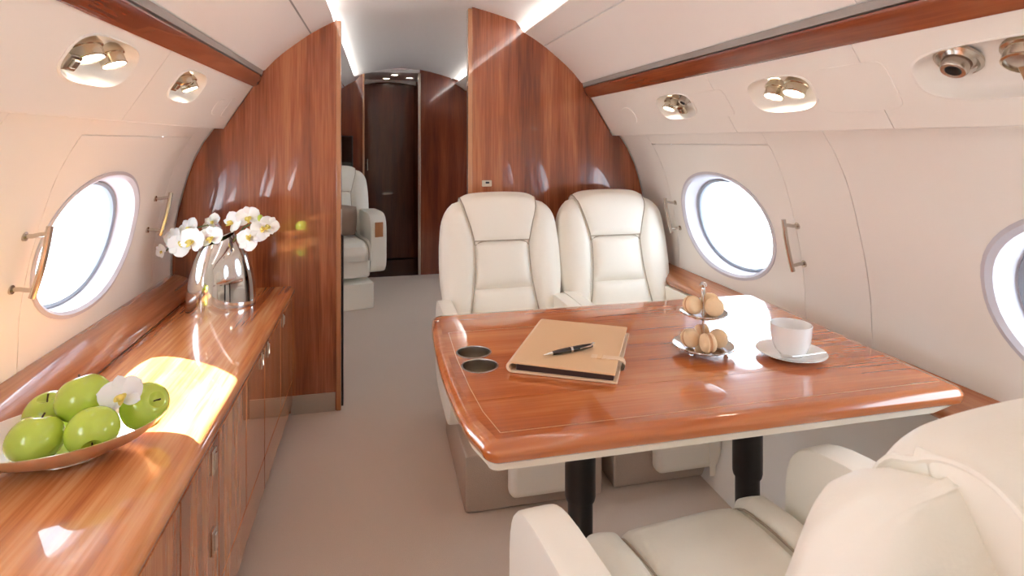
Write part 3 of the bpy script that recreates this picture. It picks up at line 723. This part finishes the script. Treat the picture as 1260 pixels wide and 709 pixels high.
segs = [clip_poly(inn, YS[0] - .0006, False), clip_poly(clip_poly(inn, YS[0] + .0006, True), YS[1] - .0006, False), clip_poly(inn, YS[1] + .0006, True)]
for k, sgm in enumerate(segs):
    m = MB(); m.prism(sgm, lambda p, t: (p[0], p[1], t), TZ - .030, TZ)
    o = obj('top_leaf', m, W_TAB, tb)
    if k == 1: cut_holes(o, CUPS, .0405, TZ - .02)
il = MB()
def ribbon(pts, w=.0016):
    for p, q in zip(pts, pts[1:]):
        p, q = Vector((p[0], p[1], 0)), Vector((q[0], q[1], 0)); t = (q - p).normalized(); n = Vector((-t.y, t.x, 0)) * w / 2
        z0, z1 = Vector((0, 0, TZ - .002)), Vector((0, 0, TZ + .0002))
        il.add([p - n + z0, p + n + z0, q + n + z0, q - n + z0, p - n + z1, p + n + z1, q + n + z1, q - n + z1], [(4, 5, 6, 7), (0, 1, 5, 4), (1, 2, 6, 5), (2, 3, 7, 6), (3, 0, 4, 7)])
ribbon([(.212, 1.003), (1.185, 1.003)]); ribbon([(.212, 1.003), (.196, 1.09), (.188, 1.2), (.183, 1.37), (.186, 1.56)]); ribbon([(.186, 1.56), (1.21, 1.56)])
obj('inlay', il, INLAY, tb)
ub = MB(); n = len(TO)
lv = [(.012, TZ - .034), (.013, TZ - .048), (.03, TZ - .055)]
v = []
for d, z in lv: v += [(min(p[0], 1.13 + (0 if z < TZ - .04 else .06)), p[1], z) for p in inset(TO, d)]
ub.add(v, [(j * n + i, j * n + (i + 1) % n, (j + 1) * n + (i + 1) % n, (j + 1) * n + i) for j in range(2) for i in range(n)] + [tuple(range(2 * n, 3 * n))])
obj('underside', ub, UNDER, tb)
for x, y in ((.488, 1.35), (.955, 1.345)):
    lg = MB().lathe([(.031, 0), (.031, .335), (.034, .345)], (x, y, 0), 28)
    l = obj('leg', lg, BLACK, tb)
    obj('sleeve', MB().lathe([(.036, .335), (.038, .345), (.038, TZ - .055)], (x, y, 0), 28), BLACK, l)
    obj('base_plate', MB().lathe([(.075, 0), (.075, .012), (.04, .016)], (x, y, 0), 28), BLACK, l)
for i, (x, y) in enumerate(CUPS):   # chrome wells sunk into the leaf
    obj('cup_well', MB().lathe([(.0395, TZ - .001), (.0435, TZ + .0002), (.0435, TZ + .0012), (.0395, TZ + .0018), (.0385, TZ - .002), (.038, TZ - .07), (.0, TZ - .07)], (x, y, 0), 40, cap=False), NICKEL, tb)

# ------------------------------------------------------------------ things on the table
fo = thing('folio', 'tan leather folio notebook with closing strap, lying on the table', 'notebook', (.472, 1.345, TZ + .0004), radians(-29))
fw, fl, fh_ = .233, .324, .022
obj('back_cover', MB().box((0, 0, .0025), (fw + .006, fl + .006, .005), .002), FOLIO_L, fo)
obj('pages', MB().box((.002, 0, .0115), (fw - .016, fl - .006, .013), .001), FOLIO_D, fo)
obj('front_cover', MB().box((-.002, 0, .0205), (fw, fl, .005), .002, 2, Matrix.Rotation(radians(.6), 3, 'Y')), FOLIO, fo)
sp = MB(); sp.prism([(-.0 - .0125 * sin(a) , .0118 - .0118 * cos(a)) for a in (k * pi / 12 for k in range(13))] + [(-.0 - .006 * sin(a), .0118 + .0068 * cos(a)) for a in (k * pi / 12 for k in range(13))], lambda p, t: (p[0] - fw / 2, t, p[1]), -fl / 2, fl / 2)
obj('spine', sp, FOLIO_L, fo)
stp = MB(); sw_ = .020; ys = -.075
pth = [(fw / 2 - .065, .0238), (fw / 2 - .03, .0240), (fw / 2 - .002, .0242), (fw / 2 + .010, .020), (fw / 2 + .013, .011), (fw / 2 + .010, .003), (fw / 2, .0004)]
pp = pth + [(p[0] - .0005, p[1] - .002) for p in reversed(pth)]
stp.prism(pp, lambda p, t: (p[0], t, p[1]), ys - sw_ / 2, ys + sw_ / 2); obj('strap', stp, FOLIO_L, fo)
obj('strap_keeper', MB().box((fw / 2 - .045, ys, .0245), (.012, .030, .004), .0015), FOLIO, fo)
pen = thing('pen', 'black ballpoint pen with silver tip lying on the tan folio', 'pen', (.441, 1.284, TZ + .0305), 0)
d = Vector((.149, .039, 0)).normalized(); Q = d.to_track_quat('Z', 'Y').to_matrix()
obj('barrel', MB().lathe([(.0048, -.052), (.0062, -.03), (.0066, -.002)], (0, 0, 0), 20, M=Q), BLACKGLOSS, pen)
obj('barrel', MB().lathe([(.0066, .004), (.0064, .035), (.0048, .060)], (0, 0, 0), 20, M=Q), BLACKGLOSS, pen)
obj('ring', MB().lathe([(.0066, -.002), (.0071, -.001), (.0067, .0005), (.0071, .002), (.0071, .0035), (.0066, .004)], (0, 0, 0), 20, M=Q), CHROME, pen)
obj('tip', MB().lathe([(.0008, -.076), (.0012, -.072), (.0034, -.060), (.0048, -.052)], (0, 0, 0), 20, M=Q), CHROME, pen)
obj('clip', MB().tube([d * .060 + Vector((0, 0, .004)), d * .066 + Vector((-.001, -.003, .006)), d * .05 + Vector((.002, -.0085, .003)), d * .02 + Vector((.002, -.0085, .0015))], [.003, .0022, .0018, .0012], 8), CHROME, pen)

# tiered stand and macarons
SX, SY = .780, 1.272
ts = thing('tiered_stand', 'two tier silver stand of macarons on the table', 'stand', (SX, SY, TZ))
def plate(r, z):
    return MB().lathe([(0, z), (r * .6, z), (r * .78, z + .002), (r * .97, z + .008), (r, z + .0095), (r, z + .0115), (r * .96, z + .0105), (r * .76, z + .0045), (r * .6, z + .003), (0, z + .003)], n=40, cap=False)
lp_ = obj('lower_plate', plate(.073, .010), CHROME, ts); up_ = obj('upper_plate', plate(.056, .090), CHROME, ts)
for P_, r, z in ((lp_, .073, .0205), (up_, .056, .1005)):
    obj('beaded_rim', MB().tube([(r * cos(a), r * sin(a), z) for a in (2 * pi * k / 48 for k in range(48))], [.0022 if k % 2 else .0014 for k in range(48)], 6, closed=True), CHROME, P_)
obj('stem', MB().lathe([(.004, .012), (.003, .02), (.0026, .05), (.004, .085), (.005, .093), (.003, .097), (.0028, .115), (.0045, .125), (.0052, .155), (.004, .160)], n=16), CHROME, ts)
obj('finial', MB().lathe([(.003, .160), (.0085, .164), (.009, .168), (.006, .172), (.0, .174)], n=20), CHROME, ts)
for k in range(3):
    a = 2 * pi * k / 3 + 3.6; obj('foot', MB().ball((.052 * cos(a), .052 * sin(a), .006), .006, 10), CHROME, ts)
def macaron_mb():
    s = MB(); R_ = .0225
    for g in (-1, 1):
        s.lathe([(R_ * .98, g * .0035), (R_, g * .006), (R_ * .985, g * .0085), (R_ * .86, g * .0135), (R_ * .6, g * .0165), (0, g * .018)], n=24, cap=False)
        s.lathe([(0, g * .0035), (R_ * .98, g * .0035)], n=24, cap=False)
    return s
mac0 = tag(obj('macaron', macaron_mb(), MACARON), 'x', 'macaron', 'beige macarons on the tiered stand')
obj('filling', MB().lathe([(0, -.0034), (.0205, -.0034), (.0212, 0), (.0205, .0034), (0, .0034)], n=24, cap=False), MACFILL, mac0)
vx, vy = .974, -.2266   # picture right in the floor plane
fx, fy = .2266, .974
macs = [(-.034, -.004, .037, 74, 20, 'round beige macaron leaning at left side of lower tier'), (-.002, -.040, .0370, 90, 95, 'beige macaron standing edge on at front of lower tier'),
        (.034, -.008, .037, 72, -24, 'round beige macaron leaning at right side of lower tier'), (.008, .032, .037, 80, 80, 'beige macaron half hidden at rear of lower tier'),
        (-.028, -.002, .117, 72, 22, 'round beige macaron leaning at left side of upper tier'), (.020, -.020, .117, 70, -16, 'round beige macaron in front right of upper tier'), (.024, .022, .118, 78, -40, 'beige macaron at rear right of upper tier')]
for i, (a, b, z, tilt, az, lab) in enumerate(macs):
    o = mac0 if i == 0 else dup(mac0, lab)
    o['label'] = lab; o.location = (SX + a * vx + b * fx, SY + a * vy + b * fy, TZ + z)
    o.rotation_euler = (radians(-tilt if abs(az) < 60 else 90), 0, radians(-13 + az + 180)) if False else (radians(tilt), 0, radians(-13 + az))
# coffee cup
KX, KY = .972, 1.20
sc_ = obj('saucer', MB().lathe([(0, .003), (.030, .003), (.032, .0), (.036, .001), (.060, .006), (.078, .0135), (.0795, .0145), (.079, .0155), (.060, .009), (.035, .0055), (0, .005)], n=48, cap=False), PORC, loc=(KX, KY, TZ))
tag(sc_, 'white porcelain saucer under the coffee cup on the table', 'saucer')
cp_ = thing('coffee_cup', 'white porcelain coffee cup standing on its saucer', 'cup', (KX, KY, TZ + .0056)); cp_.scale = (1.07, 1.07, 1.07)
obj('bowl', MB().lathe([(0, .003), (.020, .001), (.024, .0), (.0255, .003), (.034, .012), (.040, .028), (.0425, .046), (.0435, .060), (.0440, .068), (.0432, .069), (.0420, .067), (.0405, .046), (.038, .027), (.032, .014), (.020, .007), (0, .006)], n=48, cap=False), PORC, cp_)
a = radians(48); hd = Vector((cos(a), sin(a), 0))
obj('handle', MB().tube([hd * .041 + Vector((0, 0, .046)), hd * .052 + Vector((0, 0, .049)), hd * .062 + Vector((0, 0, .044)), hd * .064 + Vector((0, 0, .034)), hd * .056 + Vector((0, 0, .022)), hd * .039 + Vector((0, 0, .016))], .0035, 8), PORC, cp_)
spn = thing('teaspoon', 'small silver teaspoon lying on the saucer', 'spoon', (KX, KY, TZ + .012))
P0 = Vector((-.038, -.041, .005)); P1 = Vector((.062, -.040, .007))
obj('handle', MB().tube([P0, P0.lerp(P1, .4) + Vector((0, 0, -.001)), P1], [.0009, .001, .0016], 8), CHROME, spn)
obj('bowl', MB().lathe([(.0, -.003), (.007, -.0015), (.0105, .0012), (.0095, .0014), (.006, .0002), (0, -.001)], tuple(P0 + Vector((-.008, 0, .001))), 20, sx=1.35, cap=False), CHROME, spn)

# ------------------------------------------------------------------ vase with orchids
VX, VY = -.585, 2.40
vs = thing('vase', 'polished silver vase with slanted mouth at the far end of worktop', 'vase', (VX, VY, ZT), radians(34))
VP = [(.126, .0), (.127, .01), (.126, .05), (.121, .10), (.111, .15), (.096, .20), (.078, .24), (.058, .275)]
def vmesh():
    m = MB(); n = 64; v = []
    rows = []
    for k in range(30):
        w = k / 29; row = []
        for i in range(n):
            a = 2 * pi * i / n; top = .272 + .022 * cos(a)     # slanted mouth
            z = w * top; r = smooth_interp(sorted((z_, r_) for r_, z_ in VP) + [(.32, .030)], z)
            row.append((r * cos(a), r * sin(a) * .56, z))
        rows.append(row)
    inner = [[(x * .93, y * .93, z - .004) for x, y, z in rows[29]], [(x * .95, y * .95, z) for x, y, z in rows[20]], [(x * .9, y * .9, z) for x, y, z in rows[6]]]
    allr = rows + inner
    v = sum(allr, [])
    m.add(v, [(j * n + i, j * n + (i + 1) % n, (j + 1) * n + (i + 1) % n, (j + 1) * n + i) for j in range(len(allr) - 1) for i in range(n)] + [tuple(range(n))[::-1]])
    return m
obj('body', vmesh(), CHROME, vs)
def petal_mb(L, Wd, cup, M, base=(0, 0, 0), wav=0):
    m = MB()
    def f(u, v):
        q = 2 * u - 1; w = Wd * (sin(pi * min(1, v * .93 + .07)) ** .62); y = v * L
        z = cup * (v * v) * L - .18 * Wd * q * q + wav * sin(6 * v + 3 * q)
        return Vector(base) + M @ Vector((q * w, y, z))
    m.grid(f, 8, 10); return m
def orchid(parent, pos, normal, roll, s, name='flower', label=None):
    """One bloom: lip and column mesh with five petals as children."""
    Q = Vector(normal).normalized().to_track_quat('Z', 'Y').to_matrix() @ Matrix.Rotation(roll, 3, 'Z')
    P = Vector(pos)
    lip = MB(); lip.ball(P + Q @ Vector((0, -.006 * s, .010 * s)), .007 * s, 10, 1, 1.2, 1)
    for a in (-1, 1):
        lip.add(*(lambda mm: (mm.v, mm.f))(petal_mb(.016 * s, .008 * s, .9, Q @ Matrix.Rotation(radians(180 + a * 38), 3, 'Z'), P + Q @ Vector((0, 0, .004 * s)))))
    lip.add(*(lambda mm: (mm.v, mm.f))(petal_mb(.024 * s, .006 * s, .55, Q @ Matrix.Rotation(radians(180), 3, 'Z'), P + Q @ Vector((0, 0, .005 * s)))))
    o = obj(name, lip, LIP, parent)
    for ang, L_, W_, dz in ((0, .042, .017, -.001), (125, .042, .015, -.001), (-125, .042, .015, -.001), (68, .046, .028, .001), (-68, .046, .028, .001)):
        c = petal_mb(L_ * s, W_ * s, .18, Q @ Matrix.Rotation(radians(ang), 3, 'Z'), P + Q @ Vector((0, 0, dz * s)), .0012 * s); obj('petal', c, PETAL, o)
    return o
cr = Vector((cos(radians(-13.1)), sin(radians(-13.1)), 0)); cf = Vector((sin(radians(13.1)), cos(radians(13.1)), 0)); up = Vector((0, 0, 1))
def spray(label, pts, flowers, buds):
    t = thing('orchid_spray', label, 'orchid', (VX, VY, ZT + .26), group='white orchid sprays in the vase')
    conv = lambda p: cr * p[0] + up * p[1] + cf * p[2]
    obj('stem', MB().tube([conv(p) for p in pts], .0028, 8), TWIG, t)
    for x, z, y, nx, nz, roll, s in flowers: orchid(t, conv((x * 1.06, z, y)), (conv((nx, nz, -1))), roll, s * .84)
    for x, z, y in buds: obj('bud', MB().ball(conv((x, z, y)), .011, 10, 1, 1, 1.3), BUD, t)
spray('white orchid spray arching left out of the silver vase', [(.02, -.08, 0), (.0, .02, 0), (-.05, .065, -.01), (-.11, .05, -.02), (-.16, .015, -.03), (-.195, -.03, -.03)],
      [(-.015, .025, -.05, .1, .3, .2, 1.25), (-.045, .07, .02, -.2, .6, 1.2, 1.05), (-.075, .015, -.06, -.1, .2, -.3, 1.4), (-.11, .055, -.02, -.2, .5, .8, 1.15), (-.125, -.005, -.05, .3, .2, 2.2, 1.2), (-.16, .02, -.03, -.4, .3, .4, 1.15), (-.195, -.028, -.04, -.3, -.1, 1.0, .75)],
      [])
spray('white orchid spray arching right out of the silver vase', [(.0, -.08, 0), (.05, .01, 0), (.085, .055, 0), (.13, .075, 0), (.17, .085, 0)],
      [(.04, .075, .0, -.3, .3, -.7, 1.15), (.095, .095, .0, .3, .1, .2, 1.2), (.105, .012, -.02, -.1, .2, 2.4, 1.25), (.145, .045, -.01, .3, .3, 1.9, 1.15), (.17, .062, .0, .5, .2, -.6, 1.05)],
      [(.148, .090, 0)])

# ------------------------------------------------------------------ fruit bowl, apples, loose bloom
BX, BY = -.612, 1.352; BA = radians(20)
fb_ = thing('fruit_bowl', 'shallow oval silver bowl holding green apples on the worktop', 'bowl', (BX, BY, ZT), BA)
obj('dish', MB().lathe([(0, .010), (.05, .009), (.085, .016), (.118, .032), (.138, .052), (.146, .062), (.147, .065), (.144, .065), (.135, .055), (.115, .036), (.083, .020), (.05, .0125), (0, .012)], n=64, sx=1.17, sy=.90, cap=False), SILVER, fb_)
obj('foot', MB().lathe([(.052, 0), (.050, .004), (.045, .010)], n=40, sx=1.17, sy=.9, cap=False), NICKEL, fb_)
def apple_mb(r):
    m = MB(); prof = []
    for k in range(19):
        a = pi * k / 18; rr = r * (sin(a) ** .92) * (1 + .06 * cos(a)); z = -r * .92 * cos(a) - r * .0
        top = max(0, cos(pi - a)) ; bot = max(0, cos(a))
        z -= r * .34 * math.exp(-((rr / r) / .26) ** 2) * (1 if a > pi / 2 else -.5)
        prof.append((max(rr, 0), z))
    m.lathe(prof, n=32, cap=False); m.v = [(x * (1 + .025 * cos(5 * atan2(y, x)) * (-z / r * .5 + .2)), y * (1 + .025 * cos(5 * atan2(y, x)) * (-z / r * .5 + .2)), z) for x, y, z in m.v]
    return m
ap0 = tag(obj('apple', apple_mb(.048), APPLE), 'x', 'apple', 'green apples in the silver bowl')
obj('stem', MB().tube([(0, 0, .026), (.001, 0, .036), (.004, .001, .046)], [.0016, .0015, .002], 8), STEM, ap0)
def place_px(dx, dy, dz): return (BX + dx + .014, BY + dy + .004, ZT + dz)
apples = [((-.052, -.056, .066), (-18, 6, 0), 1.0, 'green apple at near left of the bowl, stem facing up'),
          ((-.085, .060, .066), (12, -10, 40), .98, 'green apple at far left of the bowl, partly hidden'),
          ((-.002, .016, .110), (-22, 14, 80), 1.05, 'green apple on top of the pile in the bowl'),
          ((.045, -.055, .068), (115, 20, 30), .98, 'green apple lying on its side at front of bowl'),
          ((.108, .035, .073), (30, 55, 0), 1.0, 'green apple at sunlit right end of bowl behind white bloom')]
for i, (p, r, s, lab) in enumerate(apples):
    o = ap0 if i == 0 else dup(ap0, lab)
    o['label'] = lab; o.location = place_px(*p); o.rotation_euler = tuple(radians(q) for q in r); o.scale = (s, s, s)
lb = thing('orchid_bloom', 'single white orchid bloom laid on the apples in bowl', 'flower', place_px(.082, -.020, .122))
orchid(lb, (0, 0, 0), (.05, -.95, .45), radians(15), .95, 'bloom_centre')
